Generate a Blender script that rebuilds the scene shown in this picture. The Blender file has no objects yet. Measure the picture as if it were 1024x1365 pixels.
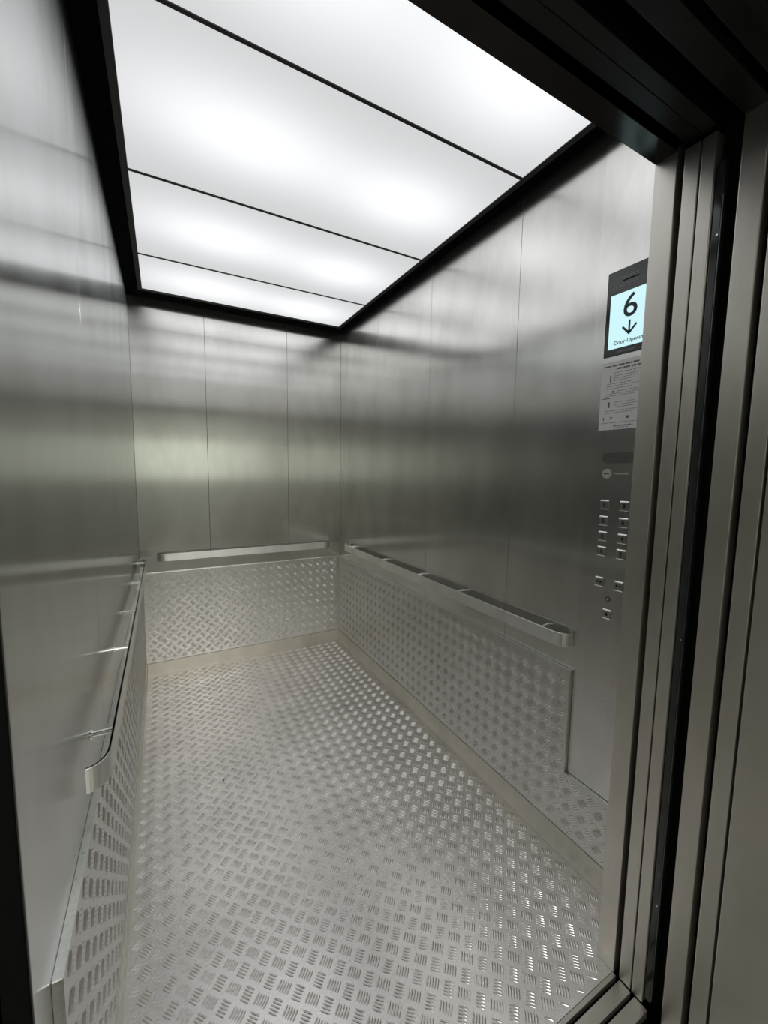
import bpy, bmesh, math, random
from mathutils import Vector, Matrix
random.seed(7)
C = bpy.context.scene.collection
SC = bpy.context.scene

# ------------------------------------------------------------------ camera
YAW, PITCH, ROLL, F = 0.4985991, 0.0993548, 0.0134416, 539.7477
cy, sy, cp, sp = math.cos(YAW), math.sin(YAW), math.cos(PITCH), math.sin(PITCH)
fw = Vector((sy*cp, cy*cp, -sp)); rt = Vector((cy, -sy, 0)); up = rt.cross(fw)
r2 = math.cos(ROLL)*rt + math.sin(ROLL)*up; u2 = -math.sin(ROLL)*rt + math.cos(ROLL)*up
cam_d = bpy.data.cameras.new('camera'); cam = bpy.data.objects.new('camera', cam_d); C.objects.link(cam)
m = Matrix((r2, u2, -fw)).transposed().to_4x4(); m.translation = Vector((0.1564466, 0, 1.3859948))
cam.matrix_world = m
cam_d.sensor_fit = 'VERTICAL'; cam_d.sensor_height = 24; cam_d.lens = F/1365*24; cam_d.clip_start = .005
SC.camera = cam

# ------------------------------------------------------------------ world, exposure
wd = bpy.data.worlds.new('world'); SC.world = wd; wd.use_nodes = True
wd.node_tree.nodes['Background'].inputs[0].default_value = (.8, .85, .8, 1)
wd.node_tree.nodes['Background'].inputs[1].default_value = 0.0
SC.view_settings.view_transform = 'Standard'; SC.view_settings.look = 'None'
SC.view_settings.exposure = 0.12; SC.view_settings.gamma = 1.0; SC.view_settings.use_curve_mapping = False
PANEL_LIGHT = 0.96      # strength of the luminous ceiling
LOBBY_LAMP = 29.0        # watts of the lamp in the lobby
WINDOW_LIGHT = 0.62     # daylight in the lobby window

# ------------------------------------------------------------------ sizes (metres)
W, D, H = 1.4, 3.02, 2.44
PL = 0.016              # how far the tread plates stand off the walls
YF0, YF1 = 0.563, 0.612 # front return of the car
XJ = 1.212              # right side of the doorway
DH = 2.12               # doorway height
S = 0.0598              # tread pattern pitch

# ------------------------------------------------------------------ materials
def mat(name):
    m = bpy.data.materials.new(name); m.use_nodes = True
    nt = m.node_tree; b = nt.nodes['Principled BSDF']; return m, nt, b

def plain(name, col, rough=.5, metal=0., spec=.5):
    m, nt, b = mat(name)
    b.inputs['Base Color'].default_value = (*col, 1); b.inputs['Roughness'].default_value = rough
    b.inputs['Metallic'].default_value = metal; b.inputs['Specular IOR Level'].default_value = spec
    return m

def glow(name, col, st):
    m, nt, b = mat(name)
    b.inputs['Base Color'].default_value = (*[c*.5 for c in col], 1); b.inputs['Roughness'].default_value = .25
    b.inputs['Emission Color'].default_value = (*col, 1); b.inputs['Emission Strength'].default_value = st
    return m

def steel(name, col, rough, aniso, streak=(90, 90, 1.0), rvar=.06, cvar=.10, smudge=.10, wave=0.0):
    """brushed stainless steel: the grain runs along the axis with the small streak scale"""
    m, nt, b = mat(name); N = nt.nodes; L = nt.links
    tc = N.new('ShaderNodeTexCoord')
    mp = N.new('ShaderNodeMapping'); mp.inputs['Scale'].default_value = streak
    L.new(tc.outputs['Object'], mp.inputs[0])
    n1 = N.new('ShaderNodeTexNoise'); n1.inputs['Scale'].default_value = 6; n1.inputs['Detail'].default_value = 3
    L.new(mp.outputs[0], n1.inputs[0])
    mp2 = N.new('ShaderNodeMapping'); mp2.inputs['Scale'].default_value = (2.2, 2.2, .9)
    L.new(tc.outputs['Object'], mp2.inputs[0])
    n2 = N.new('ShaderNodeTexNoise'); n2.inputs['Scale'].default_value = 2.5; n2.inputs['Detail'].default_value = 5; n2.inputs['Roughness'].default_value = .6
    L.new(mp2.outputs[0], n2.inputs[0])
    # roughness
    a = N.new('ShaderNodeMath'); a.operation = 'MULTIPLY_ADD'; a.inputs[1].default_value = rvar; a.inputs[2].default_value = rough - rvar/2
    L.new(n1.outputs[0], a.inputs[0])
    a2 = N.new('ShaderNodeMath'); a2.operation = 'MULTIPLY_ADD'; a2.inputs[1].default_value = smudge
    ofs = N.new('ShaderNodeMath'); ofs.operation = 'SUBTRACT'; ofs.inputs[1].default_value = .5
    L.new(n2.outputs[0], ofs.inputs[0]); L.new(ofs.outputs[0], a2.inputs[0]); L.new(a.outputs[0], a2.inputs[2])
    L.new(a2.outputs[0], b.inputs['Roughness'])
    # colour
    mx = N.new('ShaderNodeMix'); mx.data_type = 'RGBA'
    mx.inputs[6].default_value = (*[c*(1-cvar) for c in col], 1); mx.inputs[7].default_value = (*[min(1, c*(1+cvar)) for c in col], 1)
    L.new(n1.outputs[0], mx.inputs[0])
    mx2 = N.new('ShaderNodeMix'); mx2.data_type = 'RGBA'; mx2.blend_type = 'MULTIPLY'; mx2.inputs[0].default_value = 1
    cr = N.new('ShaderNodeValToRGB'); cr.color_ramp.elements[0].position = .25; cr.color_ramp.elements[0].color = (.82, .82, .80, 1)
    cr.color_ramp.elements[1].position = .6; cr.color_ramp.elements[1].color = (1, 1, 1, 1)
    L.new(n2.outputs[0], cr.inputs[0]); L.new(mx.outputs[2], mx2.inputs[6]); L.new(cr.outputs[0], mx2.inputs[7])
    L.new(mx2.outputs[2], b.inputs['Base Color'])
    b.inputs['Metallic'].default_value = .96
    if aniso < 0:
        cv = N.new('ShaderNodeCombineXYZ'); cv.inputs[2].default_value = 1
        L.new(cv.outputs[0], b.inputs['Tangent']); b.inputs['Anisotropic'].default_value = -aniso
    if aniso > 0:
        g = N.new('ShaderNodeNewGeometry'); cz = N.new('ShaderNodeVectorMath'); cz.operation = 'CROSS_PRODUCT'
        cz.inputs[0].default_value = (0, 0, 1); L.new(g.outputs['Normal'], cz.inputs[1])
        L.new(cz.outputs[0], b.inputs['Tangent']); b.inputs['Anisotropic'].default_value = aniso
    if wave > 0:
        n3 = N.new('ShaderNodeTexNoise'); n3.inputs['Scale'].default_value = 2.0; n3.inputs['Detail'].default_value = 1
        L.new(tc.outputs['Object'], n3.inputs[0])
        bp = N.new('ShaderNodeBump'); bp.inputs['Strength'].default_value = wave; bp.inputs['Distance'].default_value = .01
        L.new(n3.outputs[0], bp.inputs['Height']); L.new(bp.outputs[0], b.inputs['Normal'])
    return m

def tread(name, col, rough, dirt):
    m, nt, b = mat(name); N = nt.nodes; L = nt.links
    tc = N.new('ShaderNodeTexCoord')
    n2 = N.new('ShaderNodeTexNoise'); n2.inputs['Scale'].default_value = 4; n2.inputs['Detail'].default_value = 6; n2.inputs['Roughness'].default_value = .65
    L.new(tc.outputs['Object'], n2.inputs[0])
    n1 = N.new('ShaderNodeTexNoise'); n1.inputs['Scale'].default_value = 140; n1.inputs['Detail'].default_value = 3
    L.new(tc.outputs['Object'], n1.inputs[0])
    cr = N.new('ShaderNodeValToRGB'); cr.color_ramp.elements[0].position = .3; cr.color_ramp.elements[0].color = (*[c*(1-dirt) for c in col], 1)
    cr.color_ramp.elements[1].position = .65; cr.color_ramp.elements[1].color = (*col, 1)
    L.new(n2.outputs[0], cr.inputs[0])
    mx = N.new('ShaderNodeMix'); mx.data_type = 'RGBA'; mx.blend_type = 'MULTIPLY'; mx.inputs[0].default_value = 1
    cr2 = N.new('ShaderNodeValToRGB'); cr2.color_ramp.elements[0].position = .3; cr2.color_ramp.elements[0].color = (.86, .86, .86, 1)
    cr2.color_ramp.elements[1].position = .6; cr2.color_ramp.elements[1].color = (1, 1, 1, 1)
    L.new(n1.outputs[0], cr2.inputs[0]); L.new(cr.outputs[0], mx.inputs[6]); L.new(cr2.outputs[0], mx.inputs[7])
    L.new(mx.outputs[2], b.inputs['Base Color'])
    a = N.new('ShaderNodeMath'); a.operation = 'MULTIPLY_ADD'; a.inputs[1].default_value = .14; a.inputs[2].default_value = rough-.07
    L.new(n1.outputs[0], a.inputs[0]); L.new(a.outputs[0], b.inputs['Roughness'])
    b.inputs['Metallic'].default_value = 1
    return m

M = {}
M['wall'] = steel('brushed_steel_wall', (.82, .81, .785), .20, .97, wave=.03, rvar=.03, smudge=.05, cvar=.04)
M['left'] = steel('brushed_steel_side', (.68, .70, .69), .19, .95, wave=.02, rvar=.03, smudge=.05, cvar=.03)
M['jamb'] = steel('brushed_steel_jamb', (.80, .77, .71), .40, .55, cvar=.04)
M['skirt'] = steel('steel_skirting', (.76, .73, .65), .38, 0, streak=(1, 1, 60), cvar=.06)
M['rail'] = steel('satin_steel_rail', (.95, .95, .92), .38, -.75, streak=(60, 60, 60), cvar=.03, smudge=.05)
M['post'] = plain('polished_steel', (.80, .80, .78), .16, 1)
M['edge'] = plain('steel_edge', (.62, .62, .60), .3, 1)
M['floor'] = tread('tread_plate_floor', (.97, .93, .905), .30, .18)
M['plate'] = tread('tread_plate_wall', (.80, .795, .755), .30, .10)
M['black'] = plain('black_paint', (.002, .002, .002), .7, 0, .05)
M['frame'] = plain('dark_frame', (.040, .040, .042), .5, 0, .4)
M['hdr'] = plain('shaded_steel', (.050, .045, .040), .16, 1)  # steel with the shade on transom and left jamb put into its colour
M['header'] = plain('dark_painted_header', (.012, .011, .011), .4, 0, .3)
M['gap'] = plain('shadow_gap', (.011, .011, .010), .7, 0, .1)
M['bezel'] = plain('display_bezel', (.035, .037, .04), .10, 0, .6)
M['ink'] = plain('screen_ink', (.012, .03, .04), .4)
M['paper'] = plain('notice_paper', (.9, .9, .89), .6)
M['print'] = plain('notice_print', (.16, .16, .16), .7)
M['printf'] = plain('notice_print_pale', (.36, .36, .36), .7)
M['btn'] = steel('button_steel', (.6, .6, .57), .32, 0, streak=(60, 60, 60), cvar=.03)
M['btnhi'] = plain('button_bevel', (.85, .85, .83), .22, 1)
M['lock'] = plain('nickel_lock', (.70, .70, .62), .4, .35)
M['mark'] = plain('button_mark', (.01, .01, .01), .5)
M['recess'] = plain('smoked_lens', (.14, .142, .13), .35, 0, .4)
M['sill'] = steel('aluminium_sill', (.66, .64, .58), .42, 0, streak=(1, 60, 60), cvar=.08)
M['screw'] = plain('bright_screw', (.85, .85, .85), .2, 1)
M['lwall'] = plain('lobby_paint', (.58, .60, .55), .7)
M['lfloor'] = plain('lobby_tile', (.35, .34, .31), .35)
M['lceil'] = plain('lobby_ceiling', (.70, .70, .66), .8)
M['window'] = glow('daylight_glass', (.93, 1.0, .86), WINDOW_LIGHT)
M['screen'] = glow('screen_light', (.62, .93, .98), .80)
M['led'] = plain('pale_lens', (.75, .75, .72), .2)

def diffuser():
    """opal diffuser: each bay brighter over its two lamps (object coordinates, origin at the bay centre)"""
    m, nt, b = mat('opal_diffuser'); N = nt.nodes; L = nt.links
    tc = N.new('ShaderNodeTexCoord'); sx = N.new('ShaderNodeSeparateXYZ'); L.new(tc.outputs['Object'], sx.inputs[0])
    def mth(op, a, b_=None, c=None):
        n = N.new('ShaderNodeMath'); n.operation = op
        for i, v in enumerate((a, b_, c)):
            if v is None: continue
            if isinstance(v, (int, float)): n.inputs[i].default_value = v
            else: L.new(v, n.inputs[i])
        return n.outputs[0]
    def gauss(cx, cyy, wx, wy):
        dx = mth('DIVIDE', mth('SUBTRACT', sx.outputs[0], cx), wx); dy = mth('DIVIDE', mth('SUBTRACT', sx.outputs[1], cyy), wy)
        r = mth('ADD', mth('MULTIPLY', dx, dx), mth('MULTIPLY', dy, dy))
        return mth('EXPONENT', mth('MULTIPLY', r, -1.0))
    g = mth('ADD', gauss(-.28, -.02, .34, .19), gauss(.34, 0, .28, .18))
    st = mth('MULTIPLY', mth('MULTIPLY_ADD', g, .42, .58), PANEL_LIGHT)
    L.new(st, b.inputs['Emission Strength'])
    b.inputs['Emission Color'].default_value = (.965, .985, 1.0, 1)
    b.inputs['Base Color'].default_value = (.3, .3, .3, 1); b.inputs['Roughness'].default_value = .6
    return m
M['diff'] = diffuser()

# ------------------------------------------------------------------ helpers
def box(bm, x0, x1, y0, y1, z0, z1, bev=0.):
    t = bmesh.new(); bmesh.ops.create_cube(t, size=1)
    for v in t.verts:
        v.co = Vector(((x0+x1)/2+v.co.x*(x1-x0), (y0+y1)/2+v.co.y*(y1-y0), (z0+z1)/2+v.co.z*(z1-z0)))
    if bev: bmesh.ops.bevel(t, geom=t.edges[:], offset=bev, segments=2, affect='EDGES', profile=.6)
    me = bpy.data.meshes.new('tmp'); t.to_mesh(me); t.free(); bm.from_mesh(me); bpy.data.meshes.remove(me)

def prism(bm, pts, axis, a, b, bev=0.):
    """polygon pts in the plane normal to axis, extruded from a to b"""
    def P(u, v, w): return {'x': (w, u, v), 'y': (u, w, v), 'z': (u, v, w)}[axis]
    t = bmesh.new()
    A = [t.verts.new(P(u, v, a)) for u, v in pts]; B = [t.verts.new(P(u, v, b)) for u, v in pts]
    n = len(pts); t.faces.new(A); t.faces.new(B[::-1])
    for i in range(n): t.faces.new((A[i], B[i], B[(i+1) % n], A[(i+1) % n]))
    bmesh.ops.recalc_face_normals(t, faces=t.faces)
    if bev: bmesh.ops.bevel(t, geom=t.edges[:], offset=bev, segments=2, affect='EDGES')
    me = bpy.data.meshes.new('tmp'); t.to_mesh(me); t.free(); bm.from_mesh(me); bpy.data.meshes.remove(me)

def cyl(bm, p, q, r, seg=20, r2=None):
    p, q = Vector(p), Vector(q); d = q-p
    mt = Matrix.Translation((p+q)/2) @ d.to_track_quat('Z', 'Y').to_matrix().to_4x4()
    bmesh.ops.create_cone(bm, cap_ends=True, segments=seg, radius1=r, radius2=r if r2 is None else r2, depth=d.length, matrix=mt)

def obj(name, bm, m, parent=None, loc=None, smooth=False):
    """link bm (world coordinates) as one mesh object; its origin is moved to loc"""
    if isinstance(bm, bmesh.types.BMesh):
        me = bpy.data.meshes.new(name); bm.to_mesh(me); bm.free()
    else: me = bm
    base = Vector(loc) if loc is not None else Vector((0, 0, 0))
    if parent is not None and loc is None: base = Vector(parent['_w'])
    me.transform(Matrix.Translation(-base))
    me.materials.append(m)
    if smooth: me.shade_smooth()
    o = bpy.data.objects.new(name, me); C.objects.link(o)
    if parent is not None:
        o.parent = parent; o.location = base - Vector(parent['_w'])
    else: o.location = base
    o['_w'] = tuple(base)
    return o

def thing(name, label, cat, loc, group=None):
    o = bpy.data.objects.new(name, None); C.objects.link(o); o.location = loc; o.empty_display_size = .05
    o['_w'] = tuple(loc); o['label'] = label; o['category'] = cat
    if group: o['group'] = group
    return o
def tag(o, label, cat, group=None, kind=None):
    if label: o['label'] = label
    if cat: o['category'] = cat
    if group: o['group'] = group
    if kind: o['kind'] = kind
    return o
def struct(name, bm, m, loc=(0, 0, 0), label=None, smooth=False):
    o = obj(name, bm, m, None, loc, smooth); o['kind'] = 'structure'; o['category'] = name.split('_')[0]
    if label: o['label'] = label
    return o
def NB(): return bmesh.new()

def tread_bars(bm, org, ua, va, inside, umin, umax, vmin, vmax, phase=(0, 0), hgt=.0011):
    """raised five-bar pattern; ua, va unit vectors in the sheet, normal = ua x va"""
    org, ua, va = Vector(org), Vector(ua), Vector(va); nn = ua.cross(va)
    L_, w_, h_, pit = .0300, .0050, hgt, .0072
    q = math.sqrt(.5)
    i0, i1 = int((umin-phase[0])/S)-1, int((umax-phase[0])/S)+1
    j0, j1 = int((vmin-phase[1])/S)-1, int((vmax-phase[1])/S)+1
    verts, faces = [], []
    for i in range(i0, i1+1):
        for j in range(j0, j1+1):
            for k in (0, 1):
                cu, cv = phase[0]+(i+.5*k)*S, phase[1]+(j+.5*k)*S
                d = (q, -q) if k == 0 else (q, q); e = (-d[1], d[0])
                for b_ in range(-2, 3):
                    bu, bv = cu+e[0]*b_*pit, cv+e[1]*b_*pit
                    ends = [(bu+s*d[0]*L_/2, bv+s*d[1]*L_/2) for s in (-1, 1)]
                    if not all(inside(*x) for x in ends): continue
                    def P(a, s, hh):
                        return org+ua*(bu+d[0]*a+e[0]*s)+va*(bv+d[1]*a+e[1]*s)+nn*hh
                    n0 = len(verts)
                    verts += [P(-L_/2, 0, 0), P(-L_*.3, -w_/2, 0), P(L_*.3, -w_/2, 0), P(L_/2, 0, 0), P(L_*.3, w_/2, 0), P(-L_*.3, w_/2, 0),
                              P(-L_*.32, -w_*.12, h_), P(L_*.32, -w_*.12, h_), P(L_*.32, w_*.12, h_), P(-L_*.32, w_*.12, h_)]
                    for f in ((1, 2, 7, 6), (4, 5, 9, 8), (0, 1, 6), (0, 9, 5), (0, 6, 9), (2, 3, 7), (3, 4, 8), (3, 8, 7), (6, 7, 8, 9)):
                        faces.append([n0+x for x in f])
    me = bpy.data.meshes.new('tmp'); me.from_pydata(verts, [], faces); me.shade_smooth(); bm.from_mesh(me); bpy.data.meshes.remove(me)

# ================================================================== structure: the lift car
b = NB(); box(b, -.02, W+.02, .567, D+.02, -.02, 0)
tread_bars(b, (0, 0, 0), (1, 0, 0), (0, 1, 0),
           lambda u, v: PL+.004 < u < W-PL-.004 and (v > YF1+.003 or (v > .572 and u < XJ-.004)) and v < D-PL-.004,
           0, W, .56, D, (1.0216, .9318), .0017)
struct('floor', b, M['floor'], label='aluminium tread plate floor of the lift car')

def wall_panels(cuts, mk):
    g = .0016
    b = NB()
    for a, c in zip(cuts[:-1], cuts[1:]): mk(b, a+g/2, c-g/2)
    return b
b = wall_panels([0.560, 1.204, 1.802, 2.40, D+.0008], lambda b, a, c: box(b, -.0028, 0, a, c, 0, H, .0008))
struct('wall_left', b, M['left'], label='left brushed steel wall of the lift car')
b = wall_panels([YF1+.001, 1.206, 1.802, 2.395, D+.0008], lambda b, a, c: box(b, W, W+.015, a, c, 0, H, .0008))
struct('wall_right', b, M['wall'], label='right brushed steel wall of the lift car')
b = wall_panels([0.0, .428, .980, W], lambda b, a, c: box(b, a, c, D, D+.015, 0, H, .0008))
struct('wall_back', b, M['wall'], label='rear brushed steel wall of the lift car')
b = NB(); box(b, -.03, W+.03, D+.016, D+.03, 0, H); box(b, -.03, -.0032, .566, D+.02, 0, H); box(b, W+.016, W+.03, YF0, D+.02, 0, H)
struct('wall_backing', b, M['gap'], label='dark backing behind the wall panel joints')
# front return and transom
b = NB(); box(b, XJ, W+.014, YF0, YF1, 0, H, .0012)
struct('wall_front', b, M['jamb'], label='brushed steel front return beside the doorway')
b = NB(); box(b, .0005, XJ-.0005, YF1-.0005, YF1+.0012, DH+.004, H-.001)
struct('trim_9', b, M['wall'], label='brushed steel lining on the inner side of the transom')
b = NB(); box(b, -.015, XJ-.0005, YF0, YF1-.001, DH, H, .0012)
struct('trim_1', b, M['hdr'], label='steel transom above the car doorway, its shade put into the colour')
# ceiling soffit and the light frame
b = NB(); box(b, -.03, W+.03, YF0, D+.03, H, H+.02)
struct('ceiling', b, M['black'], label='black ceiling soffit of the lift car')
LX0, LX1, LY0, LY1 = .085, 1.318, .66, 2.868
ZL = H-.006
b = NB()
fw_ = .022
box(b, LX0-fw_, LX0, LY0-fw_, LY1+fw_, ZL-.004, H-.0003, .001); box(b, LX1, LX1+fw_, LY0-fw_, LY1+fw_, ZL-.004, H-.0003, .001)
box(b, LX0, LX1, LY0-fw_, LY0, ZL-.004, H-.0003, .001); box(b, LX0, LX1, LY1, LY1+fw_, ZL-.004, H-.0003, .001)
cuts = [LY0, 1.140, 1.785, 2.420, LY1]
for c in cuts[1:-1]: box(b, LX0, LX1, c-.0055, c+.0055, ZL-.004, H-.0003, .001)
struct('trim_2', b, M['frame'], label='dark metal frame around the ceiling lights')
names = ['luminous ceiling panel nearest the doorway', 'second luminous ceiling panel from the doorway',
         'third luminous ceiling panel from the doorway', 'narrow luminous ceiling panel nearest the rear wall']
for k in range(4):
    y0, y1 = cuts[k]+.006, cuts[k+1]-.006; yc = (y0+y1)/2
    if k == 3: yc += .04
    b = NB(); box(b, LX0+.0005, LX1-.0005, y0, y1, ZL-.001, H-.0004)
    o = obj('ceiling_light', b, M['diff'], None, ((LX0+LX1)/2, yc if k else yc-.02, H))
    tag(o, names[k], 'ceiling light', 'luminous panels of the lift ceiling')
    if k == 3: pass

# skirtings
ZS = .092
e = PL+.003
b = NB(); box(b, .0002, e, YF1-.03, D-e, 0.0002, ZS, .0012); struct('baseboard_left', b, M['skirt'], label='steel skirting under the left tread plate')
b = NB(); box(b, W-e, W-.0002, YF1+.002, D-e, 0.0002, ZS, .0012); struct('baseboard_right', b, M['skirt'], label='steel skirting under the right tread plate')
b = NB(); box(b, .0005, W-.0005, D-e, D-.0002, 0.0002, ZS, .0012); struct('baseboard_back', b, M['skirt'], label='steel skirting under the rear tread plate')

# tread kick plates
ZP = .70
b = NB(); prism(b, [(.625, ZS+.001), (D-.0004, ZS+.001), (D-.0004, ZP), (.625, ZP)], 'x', .0004, .0135, .0012)
tread_bars(b, (.0135, 0, 0), (0, 1, 0), (0, 0, 1), lambda u, v: .631 < u < D-PL-.004 and ZS+.006 < v < ZP-.004, .6, D, 0, ZP, (.9269, .652))
o = obj('kick_plate', b, M['plate'], None, (PL/2, 1.8, ZS)); tag(o, 'aluminium tread kick plate low on the left wall', 'kick plate', 'tread plates round the car')
b = NB(); prism(b, [(YF1+.001, ZS+.001), (D-.0004, ZS+.001), (D-.0004, ZP), (.875, ZP), (.875, .318), (YF1+.001, .318)], 'x', W-.0004, W-PL, .0012)
tread_bars(b, (W-PL, 0, 0), (0, -1, 0), (0, 0, 1),
           lambda u, v: YF1+.006 < -u < D-PL-.004 and ZS+.006 < v < ZP-.004 and (-u > .880 or v < .314), -D, -.6, 0, ZP, (-1.1597, .6134))
o = obj('kick_plate', b, M['plate'], None, (W-PL/2, 1.8, ZS)); tag(o, 'stepped aluminium tread kick plate on the right wall under the handrail', 'kick plate', 'tread plates round the car')
b = NB(); box(b, PL+.0004, W-PL-.0004, D-PL, D-.0004, ZS+.001, ZP+.002, .0012)
tread_bars(b, (0, D-PL, 0), (1, 0, 0), (0, 0, 1), lambda u, v: PL+.005 < u < W-PL-.005 and ZS+.006 < v < ZP-.003, 0, W, 0, ZP, (1.0503, .5622), .0014)
o = obj('kick_plate', b, M['plate'], None, (W/2, D-PL/2, ZS)); tag(o, 'aluminium tread kick plate across the rear wall', 'kick plate', 'tread plates round the car')

# ------------------------------------------------------------------ handrails
def rail_path(L, off, r, gap):
    """plan outline of the bar's outer face from one end to the other: (along, distance from wall)"""
    pts = []
    n = 10
    for i in range(n+1):
        a = math.pi/2*i/n*1.0
        pts.append((r-r*math.sin(math.pi/2-a)*1.0 if False else r*(1-math.sin(a)), gap+(off-gap)*(1-math.cos(a)) if False else gap+(off-gap)*math.cos(math.pi/2-a)))
    pts = [(r*(1-math.cos(math.pi/2*i/n)), gap+(off-gap)*math.sin(math.pi/2*i/n)) for i in range(n+1)]
    return pts+[(L-u, w) for u, w in pts[::-1]]
def handrail(label, along0, along1, fn, posts, zc=.806, hh=.025, off=.046, r=.055):
    """fn(along, dist, z) -> world"""
    L = along1-along0
    mid = fn((along0+along1)/2, .02, zc)
    t = thing('handrail', label, 'handrail', mid, 'steel handrails of the lift car')
    pts = rail_path(L, off, r, .010); th = .006
    b = NB(); rows = []
    for i, (u, w) in enumerate(pts):
        a = pts[max(0, i-1)]; c = pts[min(len(pts)-1, i+1)]
        d = Vector((c[0]-a[0], c[1]-a[1])).normalized(); nrm = Vector((-d.y, d.x))
        iu, iw = u-nrm.x*th, w-nrm.y*th
        if i == 0 or i == len(pts)-1: iu, iw = u+(th if i == 0 else -th), w
        bv = .0012
        ring = []
        for (f, z) in ((0, hh-bv), (.2, hh), (.8, hh), (1, hh-bv), (1, -hh+bv), (.8, -hh), (.2, -hh), (0, -hh+bv)):
            ring.append(b.verts.new(fn(along0+u+(iu-u)*f, w+(iw-w)*f, zc+z)))
        rows.append(ring)
    for A, B in zip(rows[:-1], rows[1:]):
        for k in range(8): b.faces.new((A[k], A[(k+1) % 8], B[(k+1) % 8], B[k]))
    b.faces.new(rows[0]); b.faces.new(rows[-1][::-1]); bmesh.ops.recalc_face_normals(b, faces=b.faces)
    ro = obj('rail', b, M['rail'], t)
    for p in posts:
        b = NB(); cyl(b, fn(p, .0003, zc+.012), fn(p, off-th+.0005, zc+.012), .0065); cyl(b, fn(p, .0003, zc+.012), fn(p, .003, zc+.012), .011)
        po = obj('bracket', b, M['post'], t, smooth=False)
    return t
handrail('flat steel handrail along the left wall', .872, 2.86, lambda a, d, z: Vector((d, a, z)), [1.01, 1.475, 1.85, 2.32, 2.80])
handrail('flat steel handrail along the right wall above the stepped plate', .885, 2.86, lambda a, d, z: Vector((W-d, a, z)), [1.00, 1.49, 1.84, 2.26, 2.75])
handrail('short flat steel handrail across the rear wall', .100, 1.300, lambda a, d, z: Vector((a, D-d, z)), [.25, .70, 1.15])

# ------------------------------------------------------------------ control panel on the right wall
YC = .768
XW = W-.0012
cpn = thing('control_panel', 'tall steel lift control panel beside the doorway with display and floor buttons', 'control panel', (W, YC, .32))
b = NB(); box(b, XW, W-.0001, YF1+.002, .872, .320, 2.436, .0004)
fp = obj('faceplate', b, M['wall'], cpn)
def txt(s, size, yc, zc, x, parent, m, name, bold=.0, spacing=1.0, italic=0, label=None):
    """lettering on the panel, reading towards -y as seen from inside the car"""
    cu = bpy.data.curves.new('t', 'FONT'); cu.body = s; cu.size = size; cu.align_x = 'CENTER'; cu.align_y = 'CENTER'
    cu.offset = bold; cu.space_character = spacing; cu.shear = italic; cu.resolution_u = 4
    to = bpy.data.objects.new('t', cu); C.objects.link(to)
    bpy.context.view_layer.update()
    me = bpy.data.meshes.new_from_object(to.evaluated_get(bpy.context.evaluated_depsgraph_get()))
    bpy.data.objects.remove(to)
    # text x -> world -y ; text y -> world z ; normal -> -x
    me.transform(Matrix(((0, 0, -1, x), (-1, 0, 0, yc), (0, 1, 0, zc), (0, 0, 0, 1))))
    o = obj(name, me, m, parent)
    if label: o['label'] = label
    return o

# display
y0, y1 = .700, .836
b = NB(); box(b, XW-.003, XW+.0002, y0, y1, 1.752, 2.005, .0008)
disp = obj('display', b, M['bezel'], cpn); disp['label'] = 'dark glass floor display'
b = NB(); box(b, XW-.0036, XW-.0029, .7115, .8225, 1.773, 1.934)
scr = obj('screen', b, M['screen'], disp); scr['label'] = 'lit pale blue screen'
xs = XW-.0040
cyy = .759
d = disp
def lobj(*a, **k): return txt(*a, **k)
txt('6', .095, .760, 1.887, xs, disp, M['ink'], 'floor_number', bold=.0007)
b = NB()
prism(b, [(cyy-.0028, 1.847), (cyy+.0028, 1.847), (cyy+.0028, 1.812), (cyy-.0028, 1.812)], 'x', xs-.0003, xs)
for s in (-1, 1):
    prism(b, [(cyy, 1.804), (cyy+s*.0225, 1.829), (cyy+s*.0200, 1.835), (cyy, 1.814)], 'x', xs-.0003, xs)
obj('direction_arrow', b, M['ink'], disp)
txt('Door Opening', .0158, .757, 1.7885, xs, disp, M['ink'], 'status_text', bold=.0003)
b = NB()
box(b, xs+.0006, xs+.0012, .742, .790, 1.967, 1.9705)
o = obj('speaker_slot', b, M['black'], disp)
M['faint'] = plain('faint_print', (.25, .26, .26), .5)
b = NB()
def dashes(b, yl, yr, z, h, x, n):
    """a line of words too small to read: yl > yr"""
    rnd = random.Random(int(z*1e4)); y = yl
    while y > yr:
        w = rnd.uniform(.006, .013)*n; w = min(w, y-yr)
        if w > .001: box(b, x-.0002, x, y-w, y, z-h/2, z+h/2)
        y -= w+.0022*n
for args in ((.795, .742, 1.978, .003, .6), (.822, .782, 1.955, .0035, .8), (.775, .715, 1.957, .003, .6), (.79, .74, 1.7615, .004, .7)):
    b = NB(); dashes(b, args[0], args[1], args[2], args[3], xs+.001, args[4]); obj('printed_text', b, M['faint'], disp)

# indicator slot, key switch
b = NB(); pts = []
for i in range(13):
    a = math.pi/2+math.pi*i/12; pts.append((-(math.cos(a)*.016)+.805, 1.438+math.sin(a)*.016))
for i in range(13):
    a = -math.pi/2+math.pi*i/12; pts.append((-(math.cos(a)*.016)+.731, 1.438+math.sin(a)*.016))
prism(b, pts, 'x', XW-.0006, XW+.0002)
o = obj('indicator_lens', b, M['recess'], cpn); o['label'] = 'dark oval indicator lens'
b = NB(); cyl(b, (XW-.004, .799, 1.389), (XW+.0003, .799, 1.389), .0155, 28)
bmesh.ops.bevel(b, geom=[e_ for e_ in b.edges if len(e_.link_faces) == 2 and e_.calc_face_angle(0) > 1], offset=.001, segments=2, affect='EDGES')
kl = obj('key_lock', b, M['lock'], cpn); kl['label'] = 'round bright key lock'
b = NB(); box(b, XW-.0045, XW-.0039, .7905, .8075, 1.3878, 1.3902); obj('keyhole', b, M['mark'], kl)
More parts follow.
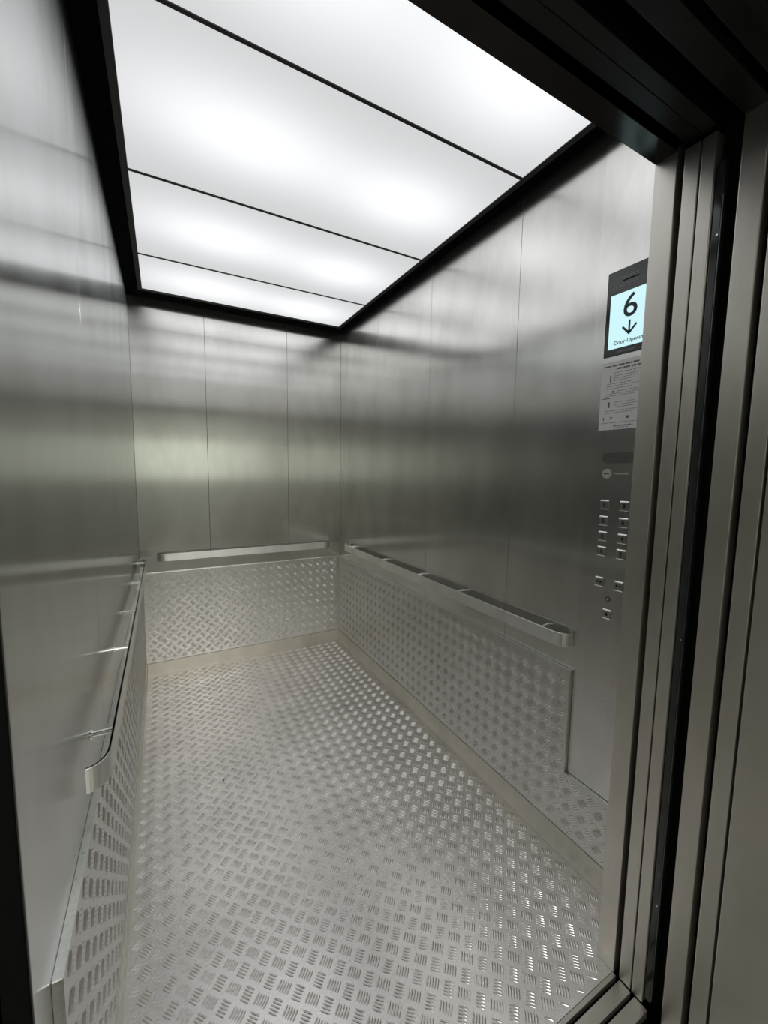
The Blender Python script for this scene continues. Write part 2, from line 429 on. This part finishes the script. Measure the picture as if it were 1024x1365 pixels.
b = NB(); box(b, XW-.0004, XW+.0002, .732, .778, 1.3875, 1.3915)
o = obj('engraved_line', b, M['lock'], cpn)

def button(y, z, sym, what):
    s = .0135
    b = NB(); box(b, XW-.0030, XW+.0002, y-s, y+s, z-s, z+s, .0010)
    bt = obj('lift_button', b, M['btn'], cpn); bt['label'] = what
    b = NB(); prism(b, [(XW, z+s+.0018), (XW-.0034, z+s-.0022), (XW, z+s-.0030)], 'y', y-s, y+s)
    obj('upper_edge', b, M['btnhi'], bt)
    b = NB(); prism(b, [(XW, z-s+.0020), (XW-.0036, z-s-.0012), (XW, z-s-.0018)], 'y', y-s, y+s)
    obj('lower_edge', b, M['btnhi'], bt)
    if sym.isdigit():
        txt(sym, .018, y, z, XW-.0034, bt, M['mark'], 'numeral', bold=.0006)
    else:
        b = NB(); x0, x1 = XW-.0034, XW-.0029
        if sym in 'oc':
            for s_ in (-1, 1):
                k = s_ if sym == 'o' else -s_
                prism(b, [(y+s_*.0055+k*.0045, z), (y+s_*.0055-k*.002, z+.0055), (y+s_*.0055-k*.002, z-.0055)], 'x', x0, x1)
        else:
            prism(b, [(y-.005, z-.005), (y+.005, z-.005), (y+.003, z+.001), (y+.003, z+.004), (y, z+.0065), (y-.003, z+.004), (y-.003, z+.001)], 'x', x0, x1)
        obj('symbol', b, M['mark'], bt)
for r_, (zz, l, rr_) in enumerate(((1.290, '7', '8'), (1.238, '5', '6'), (1.188, '3', '4'), (1.139, '1', '2'))):
    button(.8005, zz, l, 'square steel floor button marked '+l)
    button(.7365, zz, rr_, 'square steel floor button marked '+rr_)
button(.8015, 1.038, 'o', 'square button with door opening arrows')
button(.737, 1.038, 'c', 'square button with door closing arrows')
button(.769, .938, 'b', 'square alarm button with dark bell')
b = NB(); cyl(b, (XW-.0016, .768, .988), (XW+.0003, .768, .988), .0085, 24); il = obj('indicator_ring', b, M['recess'], cpn)
b = NB(); cyl(b, (XW-.0034, .768, .988), (XW-.0012, .768, .988), .0036, 16, .0028); obj('lamp', b, M['led'], il)
b = NB(); cyl(b, (XW-.0016, .768, .635), (XW+.0003, .768, .635), .0042, 16); obj('screw', b, M['screw'], cpn)

# notice
b = NB(); box(b, XW-.0009, XW-.0002, .702, .8385, 1.5265, 1.7355)
nt_ = obj('notice', b, M['paper'], None, (XW-.0005, .77, 1.5265)); tag(nt_, 'white printed notice stuck on the control panel below the floor display', 'notice')
xp = XW-.0009
for yl, yr, z, h, n in ((.828, .712, 1.722, .0042, 1.6), (.79, .718, 1.7115, .0042, 2), (.832, .800, 1.6245, .0025, 3), (.79, .73, 1.538, .003, 1.2)):
    b = NB(); dashes(b, yl, yr, z, h, xp, n); obj('heading', b, M['print'], nt_)
for ya, yb, za, zb in ((.8065, .8105, 1.672, 1.694), (.795, .801, 1.640, 1.646), (.806, .812, 1.595, 1.612), (.744, .752, 1.558, 1.566), (.822, .825, 1.556, 1.566)):
    b = NB(); box(b, xp-.0002, xp, ya, yb, za, zb); obj('pictogram', b, M['print'], nt_)
b = NB(); prism(b, [(.795, 1.566), (.803, 1.566), (.799, 1.556)], 'x', xp-.0002, xp); obj('pictogram', b, M['print'], nt_)
for rows_ in (((1.700, .80, .71), (1.691, .80, .722), (1.684, .80, .725), (1.677, .80, .735), (1.668, .82, .735), (1.661, .82, .712), (1.6535, .82, .74)),
              ((1.644, .785, .712), (1.637, .822, .715), (1.631, .822, .73)), ((1.610, .79, .73), (1.603, .79, .72), (1.596, .79, .725)),
              ((1.585, .82, .715), (1.5785, .82, .73)), ((1.548, .83, .715),), ((1.533, .79, .74),)):
    b = NB()
    for z, yl, yr in rows_: dashes(b, yl, yr, z, .0018, xp, 1.0)
    obj('text_block', b, M['printf'], nt_)

# ================================================================== doorway
# each row: y near, y far, x of the face
def panel(name, y0, y1, x, mt, label, z1=2.115, bev=.0015, z0=.0, xw=.30):
    b = NB(); box(b, x, x+xw, y0, y1, z0, z1, bev); return struct(name, b, M[mt], label=label)
panel('door_1', .5175, .5480, XJ+.001, 'jamb', 'inner retracted brushed steel car door panel', z0=.004)
panel('door_2', .4870, .5140, XJ+.001, 'jamb', 'outer retracted brushed steel car door panel', z0=.004)
panel('door_3', .4000, .4410, XJ+.001, 'jamb', 'inner retracted landing door panel', z0=.004)
panel('door_4', .3530, .3850, XJ+.001, 'jamb', 'outer retracted landing door panel', z0=.004)
# dark voids behind the panels
b = NB(); box(b, XJ+.032, XJ+.05, .345, .566, -.02, 2.3); struct('wall_shaft', b, M['gap'], label='dark shaft behind the retracted doors')
# light curtain in the gap between car and landing doors
ls = thing('door_sensor', 'thin black light curtain strip in the gap between car doors and landing doors', 'sensor', (XJ+.012, .476, .02))
b = NB(); box(b, XJ+.006, XJ+.030, .4700, .4845, .02, 2.05, .001); obj('housing', b, M['bezel'], ls)
b = NB(); box(b, XJ+.0045, XJ+.008, .4675, .4690, .03, 1.98); obj('metal_strip', b, plain('worn_strip', (.22, .22, .21), .4, 1), ls)
for zz in (.30, 1.0, 1.9):
    b = NB(); cyl(b, (XJ+.0045, .4735, zz), (XJ+.0070, .4735, zz), .0022, 10); obj('screw', b, M['screw'], ls)
# landing jamb, landing side
b = NB(); box(b, XJ, XJ+.25, .195, .3475, 0, 2.5, .002); struct('trim_3', b, M['jamb'], label='brushed steel landing door jamb on the right')
b = NB(); box(b, -.26, -.012, .195, .3475, 0, 2.5, .002); struct('trim_4', b, M['hdr'], label='steel landing door jamb on the left')  # left jamb shares the steel colour darkened for shade
b = NB(); box(b, -.16, -.045, .3475, .558, -.02, 2.5); struct('wall_shaft_left', b, M['gap'], label='dark shaft gap beside the left wall')
# headers over the doors
b = NB()
for y0, y1, z in ((.5175, .5480, 2.128), (.487, .514, 2.124)): box(b, -.04, XJ+.25, y0, y1, z, 2.5, .001)
struct('trim_5', b, M['header'], label='dark car door header')
b = NB(); box(b, -.04, XJ+.25, .549, .562, 2.19, 2.5); box(b, -.04, XJ+.25, .442, .486, 2.22, 2.5); struct('trim_6', b, M['gap'], label='dark slots between door headers')
b = NB()
for y0, y1, z in ((.400, .441, 2.112), (.353, .385, 2.116), (.195, .3475, 2.10)): box(b, -.04, XJ+.30, y0, y1, z, 2.5, .001)
struct('trim_7', b, M['header'], label='dark landing door header')
b = NB(); box(b, -.04, XJ+.25, .386, .399, 2.2, 2.5); struct('trim_8', b, M['gap'], label='dark slot in the landing door header')

# sills
sl = thing('door_sill', 'grooved aluminium car door sill at the edge of the tread plate floor', 'door sill', (.6, .52, -.01))
for y0, y1 in ((.5555, .566), (.5150, .5455), (.4720, .5050)):
    b = NB(); box(b, -.02, XJ+.0008, y0, y1, -.02, .0005, .0008); obj('track', b, M['sill'], sl)
b = NB(); box(b, -.02, XJ+.0008, .472, .566, -.03, -.0205); obj('base', b, M['gap'], sl)
ls2 = thing('landing_sill', 'grooved aluminium landing sill across the gap from the car sill', 'door sill', (.6, .40, -.01))
for y0, y1 in ((.415, .442), (.375, .402), (.30, .362)):
    b = NB(); box(b, -.02, XJ+.0008, y0, y1, -.02, .0005, .0008); obj('track', b, M['sill'], ls2)
b = NB(); box(b, -.02, XJ+.0008, .30, .442, -.03, -.0205); obj('base', b, M['gap'], ls2)

# grit on the floor
b = NB(); bmesh.ops.create_icosphere(b, subdivisions=2, radius=.0032, matrix=Matrix.Translation((.345, 1.817, .003)))
for v in b.verts: v.co += Vector((random.uniform(-1, 1), random.uniform(-1, 1), random.uniform(-.5, .5)))*.0007
o = obj('grit_speck', b, M['mark'], None, (.345, 1.817, 0)); tag(o, 'tiny black speck of grit on the left half of the tread plate floor', 'speck')

# ================================================================== lobby behind the camera (seen only in the steel)
LX, RX, BY, LH = -1.6, 3.0, -2.6, 2.62
b = NB(); box(b, LX, RX, BY, .2995, -.03, 0); struct('floor', b, M['lfloor'], label='lobby floor')
b = NB(); box(b, LX, RX, BY, .1945, LH, LH+.03); struct('ceiling', b, M['lceil'], label='lobby ceiling')
b = NB(); box(b, LX-.05, LX, BY, .2, 0, LH); struct('wall_lobby_left', b, M['lwall'])
b = NB(); box(b, RX, RX+.05, BY, .2, 0, LH); struct('wall_lobby_right', b, M['lwall'])
b = NB(); box(b, LX, RX, BY-.05, BY, 0, LH); struct('wall_lobby_back', b, M['lwall'])
b = NB(); box(b, LX, -.2605, .15, .2, 0, LH); box(b, XJ+.2505, RX, .15, .2, 0, LH); box(b, -.2605, XJ+.2505, .15, .194, 2.105, LH); 
struct('wall_landing', b, M['lwall'])
b = NB(); box(b, -.9, 2.3, BY+.002, BY+.012, 1.20, 1.92); struct('window_1', b, M['window'])
ld = bpy.data.lights.new('lobby_lamp', 'AREA'); ld.shape = 'RECTANGLE'; ld.size = 1.2; ld.size_y = .3; ld.energy = LOBBY_LAMP; ld.color = (1, .97, .93)
lo = bpy.data.objects.new('lobby_lamp', ld); C.objects.link(lo); lo.location = (.7, -1.5, LH-.01)

for o in bpy.data.objects:
    if '_w' in o: del o['_w']
    if o.parent is not None and 'category' in o: del o['category']
